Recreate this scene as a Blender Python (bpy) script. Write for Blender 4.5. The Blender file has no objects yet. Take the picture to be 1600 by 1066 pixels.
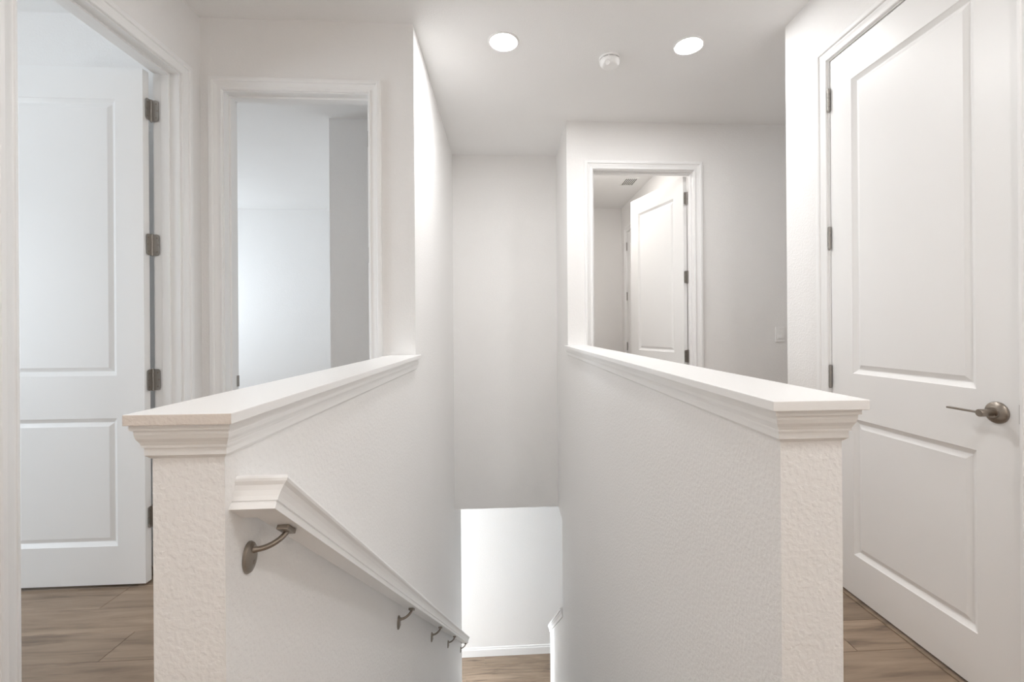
import bpy, bmesh, math, random
from mathutils import Vector, Matrix
random.seed(7)
sc = bpy.context.scene
C = sc.collection

# ------------------------------------------------------------------ camera
EYE = 1.1994
F_PX, PX, PY = 695.97, 827.79, 514.14
YAW, PITCH, ROLL = 0.0575, 0.0003, -0.0070
cam_d = bpy.data.cameras.new('camera')
cam = bpy.data.objects.new('camera', cam_d)
C.objects.link(cam)
cy, sy = math.cos(YAW), math.sin(YAW)
r0 = Vector((cy, -sy, 0)); f0 = Vector((sy, cy, 0)); u0 = Vector((0, 0, 1))
f1 = f0 * math.cos(PITCH) + u0 * math.sin(PITCH)
u1 = -f0 * math.sin(PITCH) + u0 * math.cos(PITCH)
r2 = r0 * math.cos(ROLL) + u1 * math.sin(ROLL)
u2 = -r0 * math.sin(ROLL) + u1 * math.cos(ROLL)
cam.matrix_world = Matrix(((r2.x, u2.x, -f1.x, 0), (r2.y, u2.y, -f1.y, 0), (r2.z, u2.z, -f1.z, EYE), (0, 0, 0, 1)))
cam_d.sensor_width = 36
cam_d.lens = F_PX * 36 / 1600
cam_d.shift_x = (800 - PX) / 1600
cam_d.shift_y = (PY - 533) / 1600
cam_d.clip_start = 0.02
sc.camera = cam

# ------------------------------------------------------------------ light and exposure
sc.view_settings.view_transform = 'Standard'
sc.view_settings.look = 'None'
sc.view_settings.gamma = 1
sc.view_settings.use_curve_mapping = False
sc.view_settings.exposure = 1.20
sc.cycles.max_bounces = 10
sc.cycles.diffuse_bounces = 8
sc.cycles.glossy_bounces = 3
sc.cycles.sample_clamp_indirect = 3.0
sc.cycles.adaptive_threshold = 0.015
sc.cycles.denoising_prefilter = 'NONE'
sc.cycles.caustics_reflective = False
sc.cycles.caustics_refractive = False
LAMP = 6.3                         # watts of each recessed LED light
world = bpy.data.worlds.new('world'); sc.world = world
world.use_nodes = True
world.node_tree.nodes['Background'].inputs['Color'].default_value = (0.75, 0.87, 1.0, 1)
world.node_tree.nodes['Background'].inputs['Strength'].default_value = 1.0

def daylight(name, loc, rot, sx, sy_, power, col):
    d = bpy.data.lights.new(name, 'AREA'); d.shape = 'RECTANGLE'; d.size = sx; d.size_y = sy_
    d.energy = power; d.color = col
    o = bpy.data.objects.new(name, d); C.objects.link(o)
    o.location = loc; o.rotation_euler = rot
    return o
DAY = (0.86, 0.94, 1.0)
daylight('daylight_bedroom', (-4.95, 0.75, 1.55), (0, math.radians(-90), 0), 1.45, 1.45, 23.5, DAY)
daylight('daylight_back_bedroom', (-4.95, 4.9, 1.55), (0, math.radians(-90), 0), 1.45, 1.45, 20, DAY)
daylight('daylight_lower_room', (-4.95, 5.0, -1.9), (0, math.radians(-90), 0), 1.8, 1.8, 165, DAY)

# ------------------------------------------------------------------ materials
def nodes_of(m):
    m.use_nodes = True
    return m.node_tree.nodes, m.node_tree.links, m.node_tree.nodes['Principled BSDF']
def paint(name, col, rough, bump=0.0, scale=110.0, dist=0.002, var=0.012):
    m = bpy.data.materials.new(name); n, l, b = nodes_of(m)
    tc = n.new('ShaderNodeTexCoord')
    no = n.new('ShaderNodeTexNoise'); no.inputs['Scale'].default_value = 3.0; no.inputs['Detail'].default_value = 2
    l.new(tc.outputs['Object'], no.inputs['Vector'])
    mx = n.new('ShaderNodeMix'); mx.data_type = 'RGBA'
    mx.inputs['A'].default_value = (col[0] * (1 - var), col[1] * (1 - var), col[2] * (1 - var), 1)
    mx.inputs['B'].default_value = (min(1, col[0] * (1 + var)), min(1, col[1] * (1 + var)), min(1, col[2] * (1 + var)), 1)
    l.new(no.outputs['Fac'], mx.inputs['Factor']); l.new(mx.outputs['Result'], b.inputs['Base Color'])
    b.inputs['Roughness'].default_value = rough
    if bump:
        n2 = n.new('ShaderNodeTexNoise'); n2.inputs['Scale'].default_value = scale; n2.inputs['Detail'].default_value = 2.5; n2.inputs['Roughness'].default_value = 0.45
        l.new(tc.outputs['Object'], n2.inputs['Vector'])
        rp = n.new('ShaderNodeValToRGB'); rp.color_ramp.elements[0].position = 0.40; rp.color_ramp.elements[1].position = 0.62
        l.new(n2.outputs['Fac'], rp.inputs['Fac'])
        bp = n.new('ShaderNodeBump'); bp.inputs['Strength'].default_value = bump; bp.inputs['Distance'].default_value = dist
        l.new(rp.outputs['Color'], bp.inputs['Height']); l.new(bp.outputs['Normal'], b.inputs['Normal'])
    return m
def metal(name, col, rough):
    m = bpy.data.materials.new(name); n, l, b = nodes_of(m)
    b.inputs['Base Color'].default_value = (*col, 1); b.inputs['Metallic'].default_value = 1.0
    tc = n.new('ShaderNodeTexCoord'); mp = n.new('ShaderNodeMapping'); mp.inputs['Scale'].default_value = (900, 900, 60)
    no = n.new('ShaderNodeTexNoise'); no.inputs['Scale'].default_value = 1.0
    l.new(tc.outputs['Object'], mp.inputs['Vector']); l.new(mp.outputs['Vector'], no.inputs['Vector'])
    mr = n.new('ShaderNodeMapRange'); mr.inputs['To Min'].default_value = rough - 0.06; mr.inputs['To Max'].default_value = rough + 0.08
    l.new(no.outputs['Fac'], mr.inputs['Value']); l.new(mr.outputs['Result'], b.inputs['Roughness'])
    return m
def wood(name):
    m = bpy.data.materials.new(name); n, l, b = nodes_of(m)
    tc = n.new('ShaderNodeTexCoord'); oi = n.new('ShaderNodeObjectInfo')
    cb = n.new('ShaderNodeCombineXYZ'); mu = n.new('ShaderNodeMath'); mu.operation = 'MULTIPLY'; mu.inputs[1].default_value = 40
    l.new(oi.outputs['Random'], mu.inputs[0]); l.new(mu.outputs[0], cb.inputs['X']); l.new(mu.outputs[0], cb.inputs['Y'])
    ad = n.new('ShaderNodeVectorMath'); ad.operation = 'ADD'
    l.new(tc.outputs['Object'], ad.inputs[0]); l.new(cb.outputs[0], ad.inputs[1])
    mp = n.new('ShaderNodeMapping'); mp.inputs['Scale'].default_value = (1.3, 14, 14)
    l.new(ad.outputs[0], mp.inputs['Vector'])
    g1 = n.new('ShaderNodeTexNoise'); g1.inputs['Scale'].default_value = 1.6; g1.inputs['Detail'].default_value = 6; g1.inputs['Roughness'].default_value = 0.62; g1.inputs['Distortion'].default_value = 0.6
    l.new(mp.outputs[0], g1.inputs['Vector'])
    r1 = n.new('ShaderNodeValToRGB'); e = r1.color_ramp.elements
    e[0].position = 0.22; e[0].color = (0.115, 0.080, 0.055, 1); e[1].position = 0.68; e[1].color = (0.345, 0.258, 0.186, 1)
    k = e.new(0.45); k.color = (0.255, 0.187, 0.134, 1)
    l.new(g1.outputs['Fac'], r1.inputs['Fac'])
    mp2 = n.new('ShaderNodeMapping'); mp2.inputs['Scale'].default_value = (3.0, 22, 22); l.new(ad.outputs[0], mp2.inputs['Vector'])
    g2 = n.new('ShaderNodeTexNoise'); g2.inputs['Scale'].default_value = 1.0; g2.inputs['Detail'].default_value = 3; l.new(mp2.outputs[0], g2.inputs['Vector'])
    r2_ = n.new('ShaderNodeValToRGB'); e = r2_.color_ramp.elements
    e[0].position = 0.60; e[0].color = (0, 0, 0, 1); e[1].position = 0.74; e[1].color = (0.75, 0.75, 0.75, 1)
    l.new(g2.outputs['Fac'], r2_.inputs['Fac'])
    mk = n.new('ShaderNodeMix'); mk.data_type = 'RGBA'; mk.inputs['B'].default_value = (0.085, 0.058, 0.042, 1)
    l.new(r2_.outputs['Color'], mk.inputs['Factor']); l.new(r1.outputs['Color'], mk.inputs['A'])
    hs = n.new('ShaderNodeHueSaturation'); mr = n.new('ShaderNodeMapRange'); mr.inputs['To Min'].default_value = 0.86; mr.inputs['To Max'].default_value = 1.16
    l.new(oi.outputs['Random'], mr.inputs['Value']); l.new(mr.outputs['Result'], hs.inputs['Value'])
    l.new(mk.outputs['Result'], hs.inputs['Color']); l.new(hs.outputs['Color'], b.inputs['Base Color'])
    b.inputs['Roughness'].default_value = 0.42
    bp = n.new('ShaderNodeBump'); bp.inputs['Strength'].default_value = 0.12; bp.inputs['Distance'].default_value = 0.001
    l.new(g1.outputs['Fac'], bp.inputs['Height']); l.new(bp.outputs['Normal'], b.inputs['Normal'])
    return m
def emit(name, col, s):
    m = bpy.data.materials.new(name); n, l, b = nodes_of(m)
    b.inputs['Base Color'].default_value = (0.9, 0.9, 0.9, 1)
    b.inputs['Emission Color'].default_value = (*col, 1); b.inputs['Emission Strength'].default_value = s
    return m
M_WALL = paint('wall_paint', (0.905, 0.896, 0.887), 0.75, 0.30, 105, 0.0018)
M_CEIL = paint('ceiling_paint', (0.925, 0.920, 0.913), 0.85, 0.25, 120, 0.0016)
M_TRIM = paint('trim_paint', (0.925, 0.924, 0.920), 0.38, 0.0)
M_DOOR = paint('door_paint', (0.915, 0.914, 0.910), 0.36, 0.04, 260, 0.0006)
M_CAP = paint('ledge_paint', (0.915, 0.910, 0.903), 0.34, 0.0)
M_RAW = paint('sawn_edge_paint', (0.77, 0.705, 0.65), 0.8, 0.25, 190, 0.0015, 0.10)
M_NICK = metal('brushed_nickel', (0.33, 0.29, 0.25), 0.33)
M_HNG = metal('satin_nickel_hinge', (0.42, 0.40, 0.375), 0.40)
M_DARK = paint('dark_gap', (0.03, 0.025, 0.02), 0.8)
M_PLAS = paint('white_plastic', (0.93, 0.925, 0.915), 0.45)
M_WOOD = wood('plank_wood')
M_LENS = emit('led_lens', (1.0, 0.985, 0.965), 12.0)
M_LENS.cycles.emission_sampling = 'NONE'
M_BOUNCE = paint('stair_bounce_surface', (0.66, 0.635, 0.61), 0.95, 0.6, 300, 0.003)  # unseen stairs; pale carpet invented to bounce light onto the stairwell walls
M_VDARK = paint('vent_dark', (0.06, 0.05, 0.045), 0.7)

# ------------------------------------------------------------------ helpers
def bm_obj(name, bm, mat, parent=None, smooth=False):
    me = bpy.data.meshes.new(name)
    bmesh.ops.recalc_face_normals(bm, faces=bm.faces)
    bm.to_mesh(me); bm.free()
    mats = mat if isinstance(mat, (list, tuple)) else [mat]
    for q in mats: me.materials.append(q)
    if smooth:
        for p in me.polygons: p.use_smooth = True
        try: me.set_sharp_from_angle(angle=math.radians(35))
        except Exception: pass
    o = bpy.data.objects.new(name, me); C.objects.link(o)
    if parent: o.parent = parent
    return o
def box(bm, x0, x1, y0, y1, z0, z1, bev=0.0):
    vs = [bm.verts.new((x, y, z)) for x in (x0, x1) for y in (y0, y1) for z in (z0, z1)]
    fs = [bm.faces.new([vs[i] for i in f]) for f in ((0, 1, 3, 2), (4, 6, 7, 5), (0, 4, 5, 1), (2, 3, 7, 6), (0, 2, 6, 4), (1, 5, 7, 3))]
    if bev:
        ed = list({e for f in fs for e in f.edges})
        bmesh.ops.bevel(bm, geom=ed, offset=bev, segments=2, affect='EDGES', profile=0.6)
def boxes(name, lst, mat, parent=None, bev=0.0):
    bm = bmesh.new()
    for b in lst: box(bm, *b, bev=bev)
    return bm_obj(name, bm, mat, parent)
def loft(bm, rings, closed=True, cap=True):
    rr = [[bm.verts.new(p) for p in r] for r in rings]
    n = len(rr[0])
    for a, b in zip(rr, rr[1:]):
        for i in range(n if closed else n - 1):
            j = (i + 1) % n
            bm.faces.new((a[i], a[j], b[j], b[i]))
    if cap and closed:
        bm.faces.new(rr[0]); bm.faces.new(list(reversed(rr[-1])))
def lathe(bm, prof, M=Matrix(), seg=32, sx=1.0, sy_=1.0):
    """prof: (radius, height) along local z"""
    rings = []
    for r, h in prof:
        rings.append([M @ Vector((max(r, 1e-4) * sx * math.cos(2 * math.pi * i / seg), max(r, 1e-4) * sy_ * math.sin(2 * math.pi * i / seg), h)) for i in range(seg)])
    loft(bm, rings)
def tube(bm, pts, rad, seg=14):
    pts = [Vector(p) for p in pts]; rings = []
    rads = rad if isinstance(rad, (list, tuple)) else [rad] * len(pts)
    up = None
    for i, p in enumerate(pts):
        t = (pts[min(i + 1, len(pts) - 1)] - pts[max(i - 1, 0)]).normalized()
        if up is None: up = Vector((0, 1, 0)) if abs(t.y) < 0.9 else Vector((1, 0, 0))
        a = (up - t * up.dot(t)).normalized(); b = t.cross(a); up = a
        rings.append([p + (a * math.cos(2 * math.pi * k / seg) + b * math.sin(2 * math.pi * k / seg)) * rads[i] for k in range(seg)])
    loft(bm, rings)
def tag(o, label, cat, group=None, kind=None):
    o['label'] = label; o['category'] = cat
    if group: o['group'] = group
    if kind: o['kind'] = kind
    return o
def empty(name, loc=(0, 0, 0), rz=0.0):
    o = bpy.data.objects.new(name, None); C.objects.link(o)
    o.location = loc; o.rotation_euler = (0, 0, rz); o.empty_display_size = 0.1
    return o
def copy_tree(o, parent=None):
    c = o.copy(); C.objects.link(c); c.parent = parent
    for ch in [q for q in bpy.data.objects if q.parent == o]: copy_tree(ch, c)
    return c
S = 'structure'

# ------------------------------------------------------------------ dimensions (metres, z = 0 upper floor)
TH = 0.116
XL, XR = -1.563, 1.531             # hall side walls
XSL, XSR = -0.471, 0.497           # stairwell side walls
YP = 0.778                         # front of the half walls
YL, YF, YB = 2.400, 3.460, 4.171   # wall with left doorway, wall with right doorway, stairwell end wall
YRC = 2.328                        # outer corner of the right wall
HC = 2.826
ZH = -0.472                        # lower ceiling
LOW = -3.279                       # lower floor
YLOW = 6.136
XO = -4.60                         # outer left wall
XE = 3.40
YN = -2.20                         # wall behind the camera
DH = 2.446                         # door opening height
HL, HR = 1.0663, 1.0708            # ledge heights
CT = 0.018
YLE, YRE = 4.757, 5.03             # ends of the lower stair walls
J = 0.018                          # jamb thickness

# openings (clear)
D1 = (1.528, 2.250)                # left wall doorway (Y)
D2 = (1.2395, 2.0075)              # right wall door (Y)
D3 = (0.7054, 1.509)               # far right doorway (X)
D4 = (4.925, 5.705)                # closed door inside far right room (Y)
D5 = (-1.446, -0.712)              # left back doorway (X)
X3 = 1.600                         # right wall of far right room
Y3 = 5.965                         # far wall of that room
XC, YC = -1.330, 3.497             # closet corner in back left room

# ------------------------------------------------------------------ shell
def shell():
    def st(name, lst, mat, label, cat):
        return tag(boxes(name, lst, mat), label, cat, kind=S)
    ro = DH + J
    W1 = (-0.10, 1.55, 0.75, 2.25)   # windows: y0,y1,z0,z1
    W2 = (4.15, 5.70, 0.75, 2.25)
    W3 = (4.05, 5.95, -2.9, -0.95)
    def holed_x(x0, x1, y0, y1, z0, z1, h):      # wall in a plane of constant x with a window hole
        a, b, c, d = h
        return [(x0, x1, y0, a, z0, z1), (x0, x1, b, y1, z0, z1), (x0, x1, a, b, z0, c), (x0, x1, a, b, d, z1)]
    st('wall_left', [(XL - TH, XL, YN, D1[0] - J, 0, HC), (XL - TH, XL, D1[1] + J, YL, 0, HC), (XL - TH, XL, D1[0] - J, D1[1] + J, ro, HC)], M_WALL,
       'left hall wall with the open doorway to the front bedroom', 'wall')
    st('wall_left_back', [(XO, D5[0] - J, YL, YL + TH, 0, HC), (D5[1] + J, XSL, YL, YL + TH, 0, HC), (D5[0] - J, D5[1] + J, YL, YL + TH, ro, HC)], M_WALL,
       'off white wall around the doorway behind the left ledge', 'wall')
    st('wall_half_left', [(XSL - TH, XSL, YP, YL, LOW, HL - CT)], M_WALL, 'textured left half wall beside the stairs carrying the handrail', 'wall')
    st('wall_stair_left', [(XSL - TH, XSL, YL + TH, YB + TH, LOW, HC), (XSL - TH, XSL, YL, YL + TH, LOW, 0), (XSL - TH, XSL, YB + TH, YLE, LOW, ZH)], M_WALL,
       'tall left stairwell wall running down to the lower floor', 'wall')
    st('wall_half_right', [(XSR, XSR + TH, YP, YF, LOW, HR - CT)], M_WALL, 'textured right half wall beside the stairs under the long ledge', 'wall')
    st('wall_stair_right', [(XSR, XSR + TH, YF, YB + TH, ZH, HC), (XSR, XSR + TH, YF, 3.886, LOW, ZH)], M_WALL,
       'right stairwell wall between the ledge and the stairwell end', 'wall')
    st('wall_back', [(XSL, XSR, YB, YB + TH, ZH, HC)], M_WALL, 'plain stairwell end wall above the lower passage', 'wall')
    st('wall_far_right', [(XSR + TH, D3[0] - J, YF, YF + TH, 0, HC), (D3[1] + J, XE, YF, YF + TH, 0, HC), (D3[0] - J, D3[1] + J, YF, YF + TH, ro, HC)], M_WALL,
       'off white wall around the doorway behind the right ledge', 'wall')
    st('wall_right', [(XR, XR + TH, YN, D2[0] - J, 0, HC), (XR, XR + TH, D2[1] + J, YRC, 0, HC), (XR, XR + TH, D2[0] - J, D2[1] + J, ro, HC)], M_WALL,
       'right hall wall around the closed panelled door', 'wall')
    st('wall_corridor', [(XR + TH, XE, YRC - TH, YRC, 0, HC)], M_WALL, 'side of the short passage behind the right wall corner', 'wall')
    st('wall_corridor_end', [(XE, XE + TH, YRC - TH, YLOW, 0, HC)], M_WALL, 'end of the short passage on the right', 'wall')
    st('wall_behind', [(XL, XR, YN - TH, YN, 0, HC)], M_WALL, 'hall wall behind the viewpoint', 'wall')
    st('wall_outer_left', holed_x(XO - TH, XO, YN, YLOW, ZH, HC, W1)[:1] + [(XO - TH, XO, W1[1], W2[0], ZH, HC), (XO - TH, XO, W2[1], YLOW, ZH, HC)] +
       [(XO - TH, XO, w[0], w[1], a, b) for w in (W1, W2) for a, b in ((ZH, w[2]), (w[3], HC))], M_WALL, 'outer wall of the two left bedrooms with their windows', 'wall')
    st('wall_bedroom_front', [(XO, XL - TH, YN, YN + TH, 0, HC)], M_WALL, 'front wall of the left bedroom', 'wall')
    st('wall_closet', [(XC, XSL - TH, YC, YLOW, 0, HC)], M_WALL, 'grey shaded closet wall seen through the left doorway', 'wall')
    st('wall_outer_back', [(XO, XE, YLOW, YLOW + TH, LOW, HC)], M_WALL, 'bright far wall at the foot of the stairs and in the back bedroom', 'wall')
    st('wall_room_far', [(XSR + TH, X3, Y3, Y3 + TH, 0, HC)], M_WALL, 'far wall of the room beyond the right doorway', 'wall')
    st('wall_room_right', [(X3, X3 + TH, YF + TH, D4[0] - J, 0, HC), (X3, X3 + TH, D4[1] + J, Y3 + TH, 0, HC), (X3, X3 + TH, D4[0] - J, D4[1] + J, ro, HC)], M_WALL,
       'side wall of the room beyond the right doorway', 'wall')
    st('wall_room_left', [(XSR, XSR + TH, YB + TH, Y3, 0, HC)], M_WALL, 'hidden left wall of the room beyond the right doorway', 'wall')
    st('wall_lower_left', holed_x(XO - TH, XO, 0.5, YLOW, LOW, ZH, W3), M_WALL, 'outer left wall of the lower room', 'wall')
    st('wall_lower_right', [(XE, XE + TH, 0.5, YLOW, LOW, ZH)], M_WALL, 'right wall of the lower room', 'wall')
    st('wall_lower_front', [(XO, XE, 0.5, 0.5 + TH, LOW, ZH)], M_WALL, 'front wall of the lower room', 'wall')
    st('ceiling', [(XO - TH, XE + TH, YN - TH, YLOW + TH, HC, HC + 0.15)], M_CEIL, 'white ceiling with recessed lights over the hall', 'ceiling')
    st('ceiling_lower', [(XO, XSL - TH, 0.5, YLOW, ZH, ZH + 0.05), (XSR + TH, XE, 0.5, YLOW, ZH, ZH + 0.05), (XSL - TH, XSR + TH, YB + TH, YLOW, ZH, ZH + 0.05)], M_CEIL,
       'ceiling of the lower floor', 'ceiling')
    # sloping half wall at the foot of the stairs
    bm = bmesh.new()
    pr = [(3.886, LOW), (YRE, LOW), (YRE, -1.2615 - 0.795 * (YRE - 3.906) - 0.02), (3.886, -1.2615 + 0.795 * 0.02 - 0.02)]
    loft(bm, [[(XSR, y, z) for y, z in pr], [(XSR + TH, y, z) for y, z in pr]])
    tag(bm_obj('wall_half_lower', bm, M_WALL), 'sloping low wall along the bottom stairs on the right', 'wall', kind=S)
    return W1, W2, W3
W1, W2, W3 = shell()

# ------------------------------------------------------------------ floors and planks
PT = 0.012
fl = boxes('floor', [(XO, XSL - TH, YN, YLOW, ZH + 0.05, -PT), (XSR + TH, XE, YN, YLOW, ZH + 0.05, -PT), (XSL - TH, XSR + TH, YN, 0.80, ZH + 0.05, -PT), (XSL - TH, XSR + TH, YB + TH, YLOW, ZH + 0.05, -PT)], M_WOOD)
tag(fl, 'brown wood plank floor of the upper hall and rooms', 'floor', kind=S)
fll = boxes('floor_lower', [(XO, XE, 0.5, YLOW, LOW - 0.2, LOW - PT)], M_WOOD)
tag(fll, 'light brown wood plank floor at the foot of the stairs', 'floor', kind=S)
def plank_rows(parent, x0, x1, y0, y1, phase, w, joints, z, length=1.22):
    """rows of planks running along x; joints: {row index: x of a butt joint}"""
    k0 = math.floor((y0 - phase) / w)
    k = k0
    g = 0.0007
    while phase + k * w < y1 - 0.004:
        a = max(y0, phase + k * w); b = min(y1, phase + (k + 1) * w)
        jx = joints.get(k, random.uniform(0, length))
        s = jx - math.ceil((jx - x0) / length) * length
        while s < x1:
            p, q = max(x0, s), min(x1, s + length)
            if q - p > 0.02:
                bm = bmesh.new(); box(bm, -(q - p) / 2 + g, (q - p) / 2 - g, -(b - a) / 2 + g, (b - a) / 2 - g, -PT, 0)
                top = [e for e in bm.edges if all(v.co.z > -1e-6 for v in e.verts)]
                bmesh.ops.bevel(bm, geom=top, offset=0.0012, segments=1, affect='EDGES')
                o = bm_obj('plank', bm, M_WOOD, parent); o.location = ((p + q) / 2, (a + b) / 2, z)
            s += length
        k += 1
plank_rows(fl, -3.6, XSL - TH, -0.6, YL, 1.708, 0.1645, {0: -1.4835, 1: -2.12, 2: -1.762, -1: -2.1}, 0)
plank_rows(fl, XSR + TH, XR + TH, -0.6, YF, 1.7433, 0.1686, {}, 0)
plank_rows(fl, XSL - TH, XSR + TH, -0.6, 0.745, 1.708, 0.1645, {}, 0)
plank_rows(fll, -1.7, 1.9, 5.05, YLOW, 5.8075, 0.1548, {1: -0.2977, 0: 0.62, 2: 0.1}, LOW)
# the rest of the floors, out of sight from the landing: flush sheets with the same wood
for nm, lst, z, par in (('floor_sheet', [(XO, -3.6, YN, YL), (-3.6, XSL - TH, YN, -0.6), (XO, XSL - TH, YL + TH, YLOW), (XSL - TH, XSR + TH, YN, -0.6), (XSR + TH, XR, YN, -0.6), (XSR + TH, XE, YF + TH, YLOW), (XR + TH, XE, YRC, YF)], 0, fl),
                        ('floor_sheet', [(XO, -1.7, 0.6, YLOW), (1.9, XE, 0.6, YLOW), (-1.7, 1.9, 0.6, 5.05)], LOW, fll)):
    boxes(nm, [(a, b, c, d, z - PT, z) for a, b, c, d in lst], M_WOOD, par)

# ------------------------------------------------------------------ door frames (casing, jambs, stops)
CASE = [(0.0, 0.0), (0.0, 0.0080), (0.003, 0.0110), (0.010, 0.0115), (0.0125, 0.0078), (0.016, 0.0072), (0.024, 0.0085), (0.036, 0.0120), (0.040, 0.0122), (0.0425, 0.0175), (0.047, 0.0195), (0.060, 0.0195), (0.065, 0.0165), (0.066, 0.0)]
RV = 0.005
def frame(name, loc, rz, W, label, stop_y, sides=(True, True), back=True):
    """local x along the opening, y into the wall, z up; front face of wall at y = 0"""
    e = tag(empty(name, loc, rz), label, 'door frame', kind=S)
    def legs(y0, sgn):
        bm = bmesh.new()
        loft(bm, [[(-RV - w, y0 - sgn * t, 0) for w, t in CASE], [(-RV - w, y0 - sgn * t, DH + RV + w) for w, t in CASE]])
        bm_obj('casing_leg', bm, M_TRIM, e)
        bm = bmesh.new()
        loft(bm, [[(W + RV + w, y0 - sgn * t, 0) for w, t in CASE], [(W + RV + w, y0 - sgn * t, DH + RV + w) for w, t in CASE]])
        bm_obj('casing_leg', bm, M_TRIM, e)
        bm = bmesh.new()
        loft(bm, [[(-RV - w, y0 - sgn * t, DH + RV + w) for w, t in CASE], [(W + RV + w, y0 - sgn * t, DH + RV + w) for w, t in CASE]])
        bm_obj('casing_head', bm, M_TRIM, e)
    legs(0, 1)
    if back: legs(TH, -1)
    boxes('jamb', [(-J, 0, 0, TH, 0, DH + J)], M_TRIM, e, 0.001)
    boxes('jamb', [(W, W + J, 0, TH, 0, DH + J)], M_TRIM, e, 0.001)
    boxes('head_jamb', [(0, W, 0, TH, DH, DH + J)], M_TRIM, e, 0.001)
    a, b = stop_y
    boxes('door_stop', [(0, 0.011, a, b, 0, DH - 0.011)], M_TRIM, e, 0.0015)
    boxes('door_stop', [(W - 0.011, W, a, b, 0, DH - 0.011)], M_TRIM, e, 0.0015)
    boxes('door_stop', [(0, W, a, b, DH - 0.011, DH)], M_TRIM, e, 0.0015)
    return e
R90 = math.pi / 2
tr1 = frame('trim_1', (XL, D1[0], 0), R90, D1[1] - D1[0], 'white casing and jambs of the left wall doorway', (0.042, 0.078))
tr2 = frame('trim_2', (XR, D2[1], 0), -R90, D2[1] - D2[0], 'white casing around the closed door on the right', (0.042, 0.078), back=False)
tr3 = frame('trim_3', (D3[0], YF, 0), 0, D3[1] - D3[0], 'white casing of the doorway behind the right ledge', (0.042, 0.078))
tr4 = frame('trim_4', (X3, D4[1], 0), -R90, D4[1] - D4[0], 'white casing of the inner door in the far right room', (0.042, 0.078), back=False)
tr5 = frame('trim_5', (D5[0], YL, 0), 0, D5[1] - D5[0], 'white casing of the doorway behind the left ledge', (0.042, 0.078))
# strike plate on the left jamb of the left back doorway
sp = boxes('strike_plate', [(0.0, 0.0016, 0.080, TH + 0.002, 0.9285 - 0.030, 0.9285 + 0.030)], M_HNG, tr5, 0.0005)
sp['label'] = 'dark metal strike plate'

# ------------------------------------------------------------------ doors
PROF = [(0.0, 0.0), (0.0020, 0.0022), (0.0185, 0.0125), (0.0215, 0.0125), (0.0390, 0.0045)]
def door_mesh(w, h, t=0.035, s=0.124, cuts=(0.19, 0.79, 0.99, 2.29)):
    bm = bmesh.new()
    xs = [0, s, w - s, w]; zs = [0, *[c - 0.010 for c in cuts], h]
    for y0, sg in ((0.0, 1), (t, -1)):
        g = [[bm.verts.new((x, y0, z)) for z in zs] for x in xs]
        for i in range(3):
            for k in range(5):
                if i == 1 and k in (1, 3):
                    x0, x1, z0, z1 = xs[1], xs[2], zs[k], zs[k + 1]
                    prev = [g[1][k], g[2][k], g[2][k + 1], g[1][k + 1]]
                    for ins, dep in PROF[1:]:
                        cur = [bm.verts.new((a, y0 + sg * dep, b)) for a, b in ((x0 + ins, z0 + ins), (x1 - ins, z0 + ins), (x1 - ins, z1 - ins), (x0 + ins, z1 - ins))]
                        for q in range(4):
                            bm.faces.new((prev[q], prev[(q + 1) % 4], cur[(q + 1) % 4], cur[q]))
                        prev = cur
                    bm.faces.new(prev)
                else:
                    bm.faces.new((g[i][k], g[i + 1][k], g[i + 1][k + 1], g[i][k + 1]))
    c = 0.0
    for q in ((0, 0), (w, 0)):
        pass
    def strip(pts):
        vs = [bm.verts.new(p) for p in pts]; bm.faces.new(vs)
    strip([(0, 0, 0), (0, t, 0), (0, t, h), (0, 0, h)]); strip([(w, 0, 0), (w, t, 0), (w, t, h), (w, 0, h)])
    strip([(0, 0, 0), (w, 0, 0), (w, t, 0), (0, t, 0)]); strip([(0, 0, h), (w, 0, h), (w, t, h), (0, t, h)])
    bmesh.ops.remove_doubles(bm, verts=bm.verts, dist=1e-5)
    return bm
DB = 0.014
def door(name, loc, rz, w, label):
    e = tag(empty(name, loc, rz), label, 'door', kind=S)
    bm_obj('slab', door_mesh(w, 2.441 - DB), M_DOOR, e).location = (0, 0, 0)
    return e
HZ = (2.2625, 1.6165, 0.9685, 0.3165)
def leaf(bm, o, d, nrm, z, L=0.034, hh=0.1016, t=0.0022, r=0.011):
    """rounded leaf from pin o along 2d direction d, thickness along nrm"""
    o = Vector((o[0], o[1], 0)); d = Vector((d[0], d[1], 0)).normalized(); nrm = Vector((nrm[0], nrm[1], 0)).normalized()
    pts = [(0, -hh / 2)]
    for i in range(7):
        a = -math.pi / 2 + i * math.pi / 12; pts.append((L - r + r * math.cos(a), -hh / 2 + r + r * math.sin(a)))
    for i in range(7):
        a = i * math.pi / 12; pts.append((L - r + r * math.cos(a), hh / 2 - r + r * math.sin(a)))
    pts.append((0, hh / 2))
    loft(bm, [[o + d * a + Vector((0, 0, z + b)) for a, b in pts], [o + d * a + nrm * t + Vector((0, 0, z + b)) for a, b in pts]])
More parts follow.
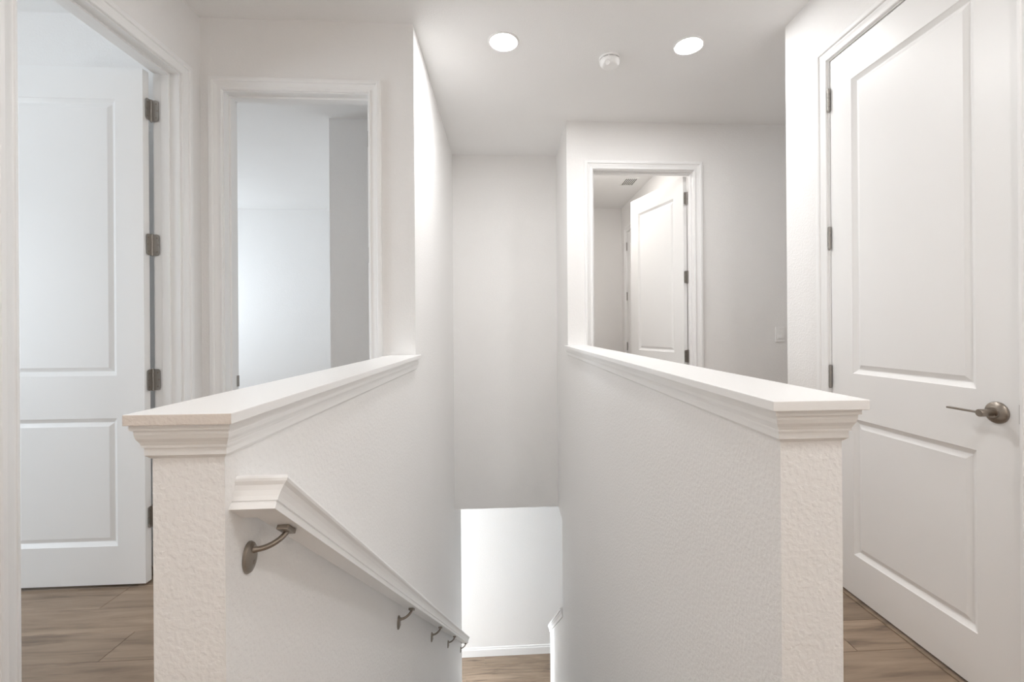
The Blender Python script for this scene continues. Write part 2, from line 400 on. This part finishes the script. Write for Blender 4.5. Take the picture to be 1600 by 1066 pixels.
def hinge(parent, pin, zc, leaves, hh=0.1016, r=0.0062):
    """parts in the local frame of parent; the knuckle is the hinge mesh, leaves and screws its sub-parts"""
    bm = bmesh.new(); M = Matrix.Translation((pin[0], pin[1], zc - hh / 2))
    prof = [(0.0, -0.003), (r * 0.8, -0.003), (r * 0.9, 0.0)]
    n = 5
    for i in range(n):
        a, b = hh * i / n, hh * (i + 1) / n
        prof += [(r * 0.82, a + 0.0002), (r, a + 0.001), (r, b - 0.001), (r * 0.82, b - 0.0002)]
    prof += [(r * 0.9, hh), (r * 0.8, hh + 0.003), (0.0, hh + 0.003)]
    lathe(bm, prof, M, 16)
    h = bm_obj('hinge', bm, M_HNG, parent, True)
    for d, nrm in leaves:
        bm = bmesh.new(); leaf(bm, pin, d, nrm, zc)
        bm_obj('hinge_leaf', bm, M_HNG, h)
        dd = Vector((d[0], d[1], 0)).normalized(); nn = Vector((nrm[0], nrm[1], 0)).normalized()
        for sz, sa in ((-0.033, 0.024), (0.0, 0.029), (0.033, 0.024)):
            bm = bmesh.new(); c = Vector((pin[0], pin[1], zc + sz)) + dd * sa + nn * 0.0022
            Mx = Matrix.Translation(c) @ nn.to_track_quat('Z', 'Y').to_matrix().to_4x4()
            lathe(bm, [(0.0, 0.0), (0.0038, 0.0), (0.0034, 0.0006), (0.0, 0.0003)], Mx, 10)
            bm_obj('screw', bm, M_NICK, h)
    return h
def lever(parent, x, z, sgn_y, dirx):
    """lever handle on the face at local y = 0, pointing along dirx"""
    Mx = Matrix.Translation((x, 0, z)) @ Matrix.Rotation(math.pi / 2, 4, 'X')    # local z -> -y
    bm = bmesh.new()
    lathe(bm, [(0.0, -0.001), (0.034, -0.001), (0.034, 0.004), (0.033, 0.007), (0.029, 0.010), (0.022, 0.013), (0.0175, 0.0145), (0.0165, 0.019), (0.0, 0.019)], Mx, 48)
    h = bm_obj('handle', bm, M_NICK, parent, True)
    bm = bmesh.new()
    lathe(bm, [(0.0, 0.016), (0.0105, 0.016), (0.0105, 0.034), (0.0115, 0.036), (0.0118, 0.0615), (0.0108, 0.063), (0.0, 0.063)], Mx, 32)
    bm_obj('hub', bm, M_NICK, h, True)
    bm = bmesh.new()
    box(bm, min(x, x + dirx * 0.108), max(x, x + dirx * 0.108), -0.058, -0.044, z - 0.0028, z + 0.0028, 0.0012)
    bm_obj('lever', bm, M_NICK, h)
    return h

# right closed door: hinges towards the stairs, lever at the near edge
w2 = D2[1] - D2[0] - 0.006
d2 = door('door_1', (XR + 0.004, D2[1] - 0.003, DB), -R90, w2, 'closed white two panel door with nickel lever on the right')
for z in HZ:
    hinge(d2, (-0.0015, -0.0075), z - DB, [((0.0, 1.0), (-1, 0))])
lever(d2, D2[1] - 0.003 - 1.3032, 0.9286 - DB, -1, -1)
bm = bmesh.new(); box(bm, w2 - 0.0005, w2 + 0.0022, -0.003, 0.028, 0.934 - DB - 0.029, 0.934 - DB + 0.029, 0.0006)
bm_obj('latch_plate', bm, M_HNG, d2)

# left open door, swung into the front bedroom
w1 = D1[1] - D1[0] - 0.006
d1 = door('door_2', (-1.693, 2.234, DB), math.pi, w1, 'open white two panel door seen through the left wall doorway')
for z in HZ:
    # pin sits between the door edge and the jamb (local frame: x away from hinge, y towards the viewpoint)
    hinge(d1, (-0.003, -0.012), z - DB, [((0.0, 1.0), (-1, 0)), ((-1.0, 0.0), (0, 1))])
# open door in the far right room
hx, hy = D3[1] - 0.004, YF + TH + 0.006
w3 = 0.775
a3 = math.atan2(0.955, -0.285)
d3 = door('door_3', (hx, hy, DB), a3, w3, 'half open white two panel door behind the right ledge')
ca, sa = math.cos(-a3), math.sin(-a3)
for z in HZ:
    dj = (ca * 0 - sa * (-1), sa * 0 + ca * (-1))       # world -Y in door frame (along the jamb)
    nj = (ca * (-1), sa * (-1))                          # world -X in door frame
    hinge(d3, (-0.004, -0.002), z - DB, [((0.0, 1.0), (-1, 0)), (dj, nj)])
lever(d3, w3 - 0.065, 0.9286 - DB, -1, -1)
# closed inner door of that room
w4 = D4[1] - D4[0] - 0.006
d4 = door('door_4', (X3 + 0.004, D4[1] - 0.003, DB), -R90, w4, 'white panelled door with three hinges deep in the far right room')
for z in HZ:
    hinge(d4, (-0.0015, -0.0075), z - DB, [((0.0, 1.0), (-1, 0))])
# door of the back left bedroom, folded back out of sight against the closet side
w5 = D5[1] - D5[0] - 0.006
d5 = door('door_5', (D5[1] - 0.004, YL + TH + 0.010, DB), R90 + 0.0, w5, 'white door folded back inside the left back doorway, edge on')
for z in HZ:
    hinge(d5, (-0.004, -0.001), z - DB, [((0.0, 1.0), (-1, 0))])

bm = bmesh.new(); box(bm, XR - 0.012, XR + 0.05, D2[0], D2[1], 0.0, 0.0045, 0.0018)
th = tag(bm_obj('trim_6', bm, M_WOOD), 'thin wood threshold strip under the closed door on the right', 'threshold', kind=S)

# ------------------------------------------------------------------ ledges on the half walls
MOULD = [(0.020, 0.0), (0.020, 0.0085), (0.0162, 0.0090), (0.0160, 0.0150), (0.0146, 0.0215), (0.0116, 0.0270), (0.0098, 0.0320), (0.0098, 0.0355), (0.0070, 0.0360), (0.0070, 0.0470), (0.0050, 0.0490), (0.0015, 0.0525), (0.0, 0.0530)]
def ledge(name, x0, x1, y1, h, ov, label, raw):
    e = tag(empty(name, ((x0 + x1) / 2, YP, 0)), label, 'ledge', 'ledges capping the half walls')
    cx = (x0 + x1) / 2
    X0, X1 = x0 - cx, x1 - cx
    L = y1 - YP
    bm = bmesh.new(); box(bm, X0 - ov[0], X1 + ov[1], -0.030, L, h - CT, h, 0.0016)
    bm.faces.ensure_lookup_table()
    for f in bm.faces:
        f.material_index = 1 if raw and f.normal.y < -0.7 or (raw and f.calc_center_median().y < -0.0299) else 0
    bm_obj('cap_board', bm, [M_CAP, M_RAW], e)
    zt = h - CT
    P = [(o * 1.06, z * 1.14) for o, z in MOULD]
    def piece(ring_a, ring_b):
        bm = bmesh.new()
        loft(bm, [ring_a, ring_b]); bm_obj('moulding', bm, M_CAP, e)
    piece([(X0 - o, -o, zt - z) for o, z in P] + [(X0, 0, zt)], [(X1 + o, -o, zt - z) for o, z in P] + [(X1, 0, zt)])
    piece([(X0 - o, -o, zt - z) for o, z in P] + [(X0, 0, zt)], [(X0 - o, L, zt - z) for o, z in P] + [(X0, L, zt)])
    piece([(X1 + o, -o, zt - z) for o, z in P] + [(X1, 0, zt)], [(X1 + o, L, zt - z) for o, z in P] + [(X1, L, zt)])
    return e
ledge('ledge_cap', XSL - TH, XSL, YL, HL, (0.024, 0.029), 'white moulded ledge on the left half wall, rough sawn front end', True)
ledge('ledge_cap', XSR, XSR + TH, YF, HR, (0.031, 0.029), 'long white moulded ledge on the right half wall', False)

# sloping ledge at the bottom of the stairs
e = tag(empty('ledge_cap', (XSR + TH / 2, 3.89, -1.25)), 'short sloping white ledge at the foot of the stairs', 'ledge', 'ledges capping the half walls')
def slope_piece(name, prof, y0, y1, mat):
    bm = bmesh.new(); base = Vector((XSR + TH / 2, 3.89, -1.25))
    def zt(y): return -1.2615 - 0.795 * (y - 3.906)
    loft(bm, [[Vector((x, y0, zt(y0) - d)) - base for x, d in prof], [Vector((x, y1, zt(y1) - d)) - base for x, d in prof]])
    return bm_obj(name, bm, mat, e)
slope_piece('cap_board', [(XSR - 0.024, 0), (XSR + TH + 0.024, 0), (XSR + TH + 0.024, 0.022), (XSR - 0.024, 0.022)], 3.886, YRE + 0.022, M_CAP)
slope_piece('moulding', [(XSR - 0.017, 0.022), (XSR - 0.017, 0.036), (XSR - 0.010, 0.055), (XSR - 0.008, 0.080), (XSR, 0.084), (XSR, 0.022)], 3.886, YRE + 0.015, M_CAP)
slope_piece('moulding', [(XSR + TH + 0.017, 0.022), (XSR + TH + 0.017, 0.036), (XSR + TH + 0.010, 0.055), (XSR + TH + 0.008, 0.080), (XSR + TH, 0.084), (XSR + TH, 0.022)], 3.886, YRE + 0.015, M_CAP)

# ------------------------------------------------------------------ handrail
AL = math.atan(0.7636)
hr = tag(empty('handrail', (XSL, 0.787, 0.895)), 'white moulded handrail on nickel brackets sloping down the left wall', 'handrail')
ax = Vector((0, math.cos(AL), -math.sin(AL))); nb = Vector((0, math.sin(AL), math.cos(AL)))
# (outward from the bottom outer edge, up from the bottom)
RAILP = [(0.0, 0.0), (0.0, 0.0105), (-0.0032, 0.0118), (-0.0032, 0.0140), (0.0, 0.0145), (0.0008, 0.022), (0.003, 0.031), (0.0062, 0.039), (0.0105, 0.0445), (0.0118, 0.049), (0.0105, 0.0535), (0.006, 0.0565)]
WB = 0.051                           # width of the underside
OUT = 0.077                          # distance of the outer bottom edge from the wall
END = (4.66 - 0.787) / math.cos(AL)
def rp(a, b, s):
    return Vector((a, 0, 0)) + nb * b + ax * s
prof_full = [(OUT + a, b) for a, b in RAILP] + [(OUT - WB - a, b) for a, b in reversed(RAILP)]
bm = bmesh.new()
ra = [rp(x, b, OUT - x) for x, b in prof_full]                     # mitred start: outer corner first
rb = [rp(x, b, END - (OUT - x)) for x, b in prof_full]
loft(bm, [ra, rb]); bm_obj('rail', bm, M_CAP, hr, False)
for s0, sg in ((0.0, 1), (END, -1)):
    bm = bmesh.new()
    r1 = [rp(x, b, s0 + sg * (OUT - x)) for x, b in prof_full]
    r2_ = [rp(0.0, b, s0 + sg * (OUT - x)) for x, b in prof_full]
    loft(bm, [r1, r2_]); bm_obj('rail_return', bm, M_CAP, hr, False)
def bracket(y, s=1.0):
    base = Vector((XSL, 0.787, 0.895))
    zb = -(y + 0.037 - 0.787) * 0.7636          # underside of the rail at the saddle, relative to base
    cz = (0.7844 - 0.895) - (y - 0.8456) * 0.7636
    oy = y - 0.787
    M = Matrix.Translation((0, oy, cz)) @ Matrix.Rotation(math.pi / 2, 4, 'Y')
    bm = bmesh.new()
    lathe(bm, [(0.0, -0.001), (0.0285, -0.001), (0.029, 0.002), (0.027, 0.0055), (0.020, 0.0085), (0.010, 0.0095), (0.0, 0.0098)], M, 32, 1.0, 0.72)
    b = bm_obj('bracket', bm, M_NICK, hr, True)
    xm = OUT - WB / 2
    st = Vector((0.004, oy + 0.002, cz + 0.013)); en = Vector((xm, oy + 0.037, zb - 0.008))
    pts = []
    c1 = st + Vector((0.030, 0.004, -0.004)); c2 = Vector((xm - 0.002, oy + 0.030, cz + 0.022))
    for i in range(17):
        t = i / 16
        pts.append(st * (1 - t) ** 3 + c1 * 3 * t * (1 - t) ** 2 + c2 * 3 * t * t * (1 - t) + en * t ** 3)
    bm = bmesh.new(); tube(bm, pts, [0.0068 if i < 2 else 0.0052 for i in range(17)]); bm_obj('arm', bm, M_NICK, b, True)
    bm = bmesh.new()
    Ms = Matrix.Translation(Vector((xm, oy + 0.037, zb)) - nb * 0.0042) @ Matrix(((1, 0, 0, 0), (0, ax.y, nb.y, 0), (0, ax.z, nb.z, 0), (0, 0, 0, 1)))
    box(bm, -0.011, 0.011, -0.019, 0.019, -0.0045, 0.0045, 0.002)
    bmesh.ops.transform(bm, matrix=Ms, verts=bm.verts); bm_obj('saddle', bm, M_NICK, b)
    bm = bmesh.new()
    lathe(bm, [(0.0, 0.0), (0.0042, 0.0), (0.0038, 0.0016), (0.0, 0.0012)], Matrix.Translation((0.0088, oy + 0.001, cz - 0.010)) @ Matrix.Rotation(math.pi / 2, 4, 'Y'), 12)
    bm_obj('screw', bm, M_NICK, b)
for y in (0.8456, 1.976, 2.84, 3.62, 4.60):
    bracket(y)

# ------------------------------------------------------------------ ceiling fittings
def recessed(x, y, label, group='recessed ceiling lights', power=LAMP, col=(0.99, 0.996, 1.0), z=HC):
    e = tag(empty('recessed_light', (x, y, z)), label, 'ceiling light', group)
    bm = bmesh.new(); n = 48
    pr = [(0.0735, 0.0), (0.0735, -0.004), (0.078, -0.006), (0.086, -0.004), (0.088, 0.0)]
    rings = [[(r * math.cos(2 * math.pi * i / n), r * math.sin(2 * math.pi * i / n), z) for i in range(n)] for r, z in pr]
    loft(bm, rings + [rings[0]], cap=False)
    bm_obj('trim_ring', bm, M_PLAS, e, True)
    bm = bmesh.new(); lathe(bm, [(0.0, -0.0005), (0.0735, -0.0005), (0.0735, -0.0032), (0.0, -0.0036)], Matrix(), n)
    bm_obj('lens', bm, M_LENS, e)
    d = bpy.data.lights.new('led_light', 'AREA'); d.shape = 'DISK'; d.size = 0.147; d.energy = power; d.color = col
    lo = bpy.data.objects.new('led_light', d); C.objects.link(lo); lo.parent = e; lo.location = (0, 0, -0.0045)
    return e
recessed(0.0086, 2.5214, 'lit round recessed light above the stairwell, left of the detector', power=LAMP * 0.96)
recessed(1.0715, 2.506, 'lit round recessed light near the right wall corner', power=LAMP * 0.55)
recessed(-0.95, -0.10, 'added fill light over the landing, out of view, nearer the left wall', power=LAMP * 0.46)  # added as fill for the stairwell walls, never in view
recessed(0.95, 0.05, 'added fill light over the landing, out of view, nearer the right wall', power=LAMP * 0.80)  # added as fill on the right side of the landing
recessed(-0.8, -1.35, 'added unseen fill light at the rear of the hall, nearer the left wall', power=LAMP * 0.36, col=(1.0, 0.90, 0.79))  # added behind the camera; warm fill for the half wall fronts
recessed(0.8, -1.35, 'added unseen fill light at the rear of the hall, nearer the right wall', power=LAMP * 0.36, col=(1.0, 0.90, 0.79))  # second added lamp of the warm rear fill
recessed(0.88, 4.42, 'added unseen light inside the far right room', power=LAMP * 0.58, col=(1.0, 0.965, 0.925))  # added out of view to supply the warm light of this room

e = tag(empty('smoke_detector', (0.6455, 2.648, HC)), 'white round smoke detector on the ceiling between two lights', 'smoke detector')
bm = bmesh.new(); lathe(bm, [(0.0, 0.0), (0.064, 0.0), (0.064, -0.009), (0.061, -0.012), (0.0, -0.012)], Matrix(), 48); bm_obj('base', bm, M_PLAS, e, True)
bm = bmesh.new(); lathe(bm, [(0.0, -0.011), (0.054, -0.011), (0.054, -0.017), (0.0, -0.017)], Matrix(), 48); bm_obj('vent_gap', bm, M_VDARK, e, True)
bm = bmesh.new(); lathe(bm, [(0.0, -0.016), (0.060, -0.016), (0.0605, -0.021), (0.058, -0.032), (0.051, -0.043), (0.044, -0.048), (0.030, -0.050), (0.0, -0.050)], Matrix(), 48)
cv = bm_obj('cover', bm, M_PLAS, e, True)
bm = bmesh.new()
Mb = Matrix.Translation((-0.024, -0.038, -0.044)) @ Vector((-0.25, -0.55, -0.8)).to_track_quat('Z', 'Y').to_matrix().to_4x4()
lathe(bm, [(0.0, -0.006), (0.017, -0.006), (0.017, 0.004), (0.0150, 0.0055), (0.0125, 0.0035), (0.0, 0.003)], Mb, 24); bm_obj('test_button', bm, M_PLAS, cv, True)
for i in range(10):
    a = 2 * math.pi * i / 10
    bm = bmesh.new(); box(bm, 0.053, 0.0605, -0.003, 0.003, -0.017, -0.011)
    bmesh.ops.transform(bm, matrix=Matrix.Rotation(a, 4, 'Z'), verts=bm.verts); bm_obj('rib', bm, M_PLAS, e)

# ceiling vent in the far right room
vx0, vx1, vy0, vy1 = 1.318, 1.472, 4.735, 4.995
e = tag(empty('air_vent', ((vx0 + vx1) / 2, (vy0 + vy1) / 2, HC)), 'small slatted air vent on the ceiling beyond the right doorway', 'air vent')
hxv, hyv = (vx1 - vx0) / 2, (vy1 - vy0) / 2
boxes('backing', [(-hxv + 0.012, hxv - 0.012, -hyv + 0.02, hyv - 0.02, -0.0015, 0.0)], M_VDARK, e)
boxes('frame', [(-hxv, hxv, -hyv, -hyv + 0.022, -0.006, 0), (-hxv, hxv, hyv - 0.022, hyv, -0.006, 0), (-hxv, -hxv + 0.013, -hyv + 0.022, hyv - 0.022, -0.006, 0), (hxv - 0.013, hxv, -hyv + 0.022, hyv - 0.022, -0.006, 0)], M_PLAS, e)
for i in range(7):
    x = -hxv + 0.013 + (2 * hxv - 0.026) * (i + 0.0) / 6
    bm = bmesh.new(); box(bm, -0.0042, 0.0042, -hyv + 0.022, hyv - 0.022, -0.0007, 0.0007)
    bmesh.ops.transform(bm, matrix=Matrix.Translation((x, 0, -0.004)) @ Matrix.Rotation(math.radians(22), 4, 'Y'), verts=bm.verts)
    bm_obj('slat', bm, M_PLAS, e)

# light switch on the far right wall
e = tag(empty('light_switch', (2.212, YF, 1.142)), 'white rocker light switch beside the right wall corner', 'light switch')
boxes('plate', [(-0.037, 0.037, -0.006, 0, -0.060, 0.060)], M_PLAS, e, 0.002)
bm = bmesh.new(); pr = [(-0.006, -0.034), (-0.0105, -0.033), (-0.0075, 0.0), (-0.0065, 0.033), (-0.006, 0.034)]
loft(bm, [[(-0.0165, y, z) for y, z in pr], [(0.0165, y, z) for y, z in pr]]); rk = bm_obj('rocker', bm, M_PLAS, e)
for z in (-0.049, 0.049):
    bm = bmesh.new(); lathe(bm, [(0, 0), (0.003, 0), (0.0026, 0.0008), (0, 0.0006)], Matrix.Translation((0, -0.006, z)) @ Matrix.Rotation(R90, 4, 'X'), 10); bm_obj('screw', bm, M_PLAS, e)

# ------------------------------------------------------------------ baseboards
BB = [(0.0, 0.0), (0.0140, 0.0), (0.0140, 0.090), (0.0120, 0.096), (0.0085, 0.100), (0.0085, 0.112), (0.0060, 0.120), (0.0, 0.122)]
def baseboard(name, p, q, nrm, z, label):
    p, q, nrm = Vector((*p, z)), Vector((*q, z)), Vector((*nrm, 0))
    bm = bmesh.new(); loft(bm, [[p + nrm * a + Vector((0, 0, b)) for a, b in BB], [q + nrm * a + Vector((0, 0, b)) for a, b in BB]])
    return tag(bm_obj(name, bm, M_TRIM), label, 'baseboard', kind=S)
CW = RV + 0.067
baseboard('baseboard_lower_far', (XO, YLOW), (XE, YLOW), (0, -1), LOW, 'white baseboard along the bright wall at the foot of the stairs')
baseboard('baseboard_bedroom', (XO, YL), (XL - TH, YL), (0, -1), 0, 'white baseboard in the front bedroom behind the open door')
baseboard('baseboard_left', (XL, YN), (XL, D1[0] - CW), (1, 0), 0, 'white baseboard of the left hall wall')
baseboard('baseboard_right', (XR, YN), (XR, D2[0] - CW), (-1, 0), 0, 'white baseboard of the right hall wall near the viewpoint')
baseboard('baseboard_right_end', (XR, D2[1] + CW), (XR, YRC), (-1, 0), 0, 'white baseboard between the closed door and the wall corner')
baseboard('baseboard_far_right', (D3[1] + CW, YF), (XE, YF), (0, -1), 0, 'white baseboard below the light switch')
baseboard('baseboard_left_back', (D5[1] + CW, YL), (XSL - TH - 0.021, YL), (0, -1), 0, 'white baseboard beside the left back doorway')
baseboard('baseboard_half_left', (XSL - TH, YP), (XSL - TH, YL - 0.014), (-1, 0), 0, 'white baseboard on the hall side of the left half wall')
baseboard('baseboard_half_right', (XSR + TH, YP), (XSR + TH, YF - 0.014), (1, 0), 0, 'white baseboard on the hall side of the right half wall')

# ------------------------------------------------------------------ stairs (below the line of sight)
N = 17; RISE = -LOW / N; RUN = 0.25; YS = 0.85
stairs = tag(empty('staircase', (0, YS, 0)), 'staircase going down between the half walls', 'staircase', kind=S)
tm = bmesh.new(); box(tm, XSL, XSR, -0.028, RUN, -0.03, 0, 0.004)
t0 = bm_obj('tread', tm, M_BOUNCE, stairs)
rm = bmesh.new(); box(rm, XSL, XSR, -0.018, 0, -RISE, -0.03)
rz0 = bm_obj('riser', rm, M_BOUNCE, stairs)
bm = bmesh.new(); box(bm, XSL, XSR, 0.745 - YS, 0.0, -0.03, 0, 0.003); bm_obj('landing_nosing', bm, M_WOOD, stairs)
rz0.location = (0, 0, 0); t0.location = (0, 0, -RISE)
for k in range(1, N - 1):
    t = t0.copy(); C.objects.link(t); t.location = (0, RUN * k, -RISE * (k + 1))
for k in range(1, N):
    r = rz0.copy(); C.objects.link(r); r.location = (0, RUN * k, -RISE * k)

# ------------------------------------------------------------------ windows of the outer wall (give the daylight)
def window(name, w, label):
    y0, y1, z0, z1 = w; yc = (y0 + y1) / 2
    e = tag(empty(name, (XO - TH / 2, yc, z0)), label, 'window', kind=S)
    h = z1 - z0; a = (y1 - y0) / 2; t = 0.05
    boxes('window_frame', [(-0.03, 0.03, -a, -a + t, 0, h), (-0.03, 0.03, a - t, a, 0, h), (-0.03, 0.03, -a + t, a - t, 0, t), (-0.03, 0.03, -a + t, a - t, h - t, h)], M_TRIM, e)
    boxes('meeting_rail', [(-0.025, 0.025, -a + t, a - t, h / 2 - 0.025, h / 2 + 0.025)], M_TRIM, e)
    boxes('window_sill', [(0.03, 0.09, -a - 0.03, a + 0.03, -0.02, 0.0)], M_TRIM, e)
window('window_1', W1, 'bedroom window lighting the open door on the left')
window('window_2', W2, 'back bedroom window lighting the room behind the left ledge')
window('window_3', W3, 'lower room window lighting the foot of the stairs')
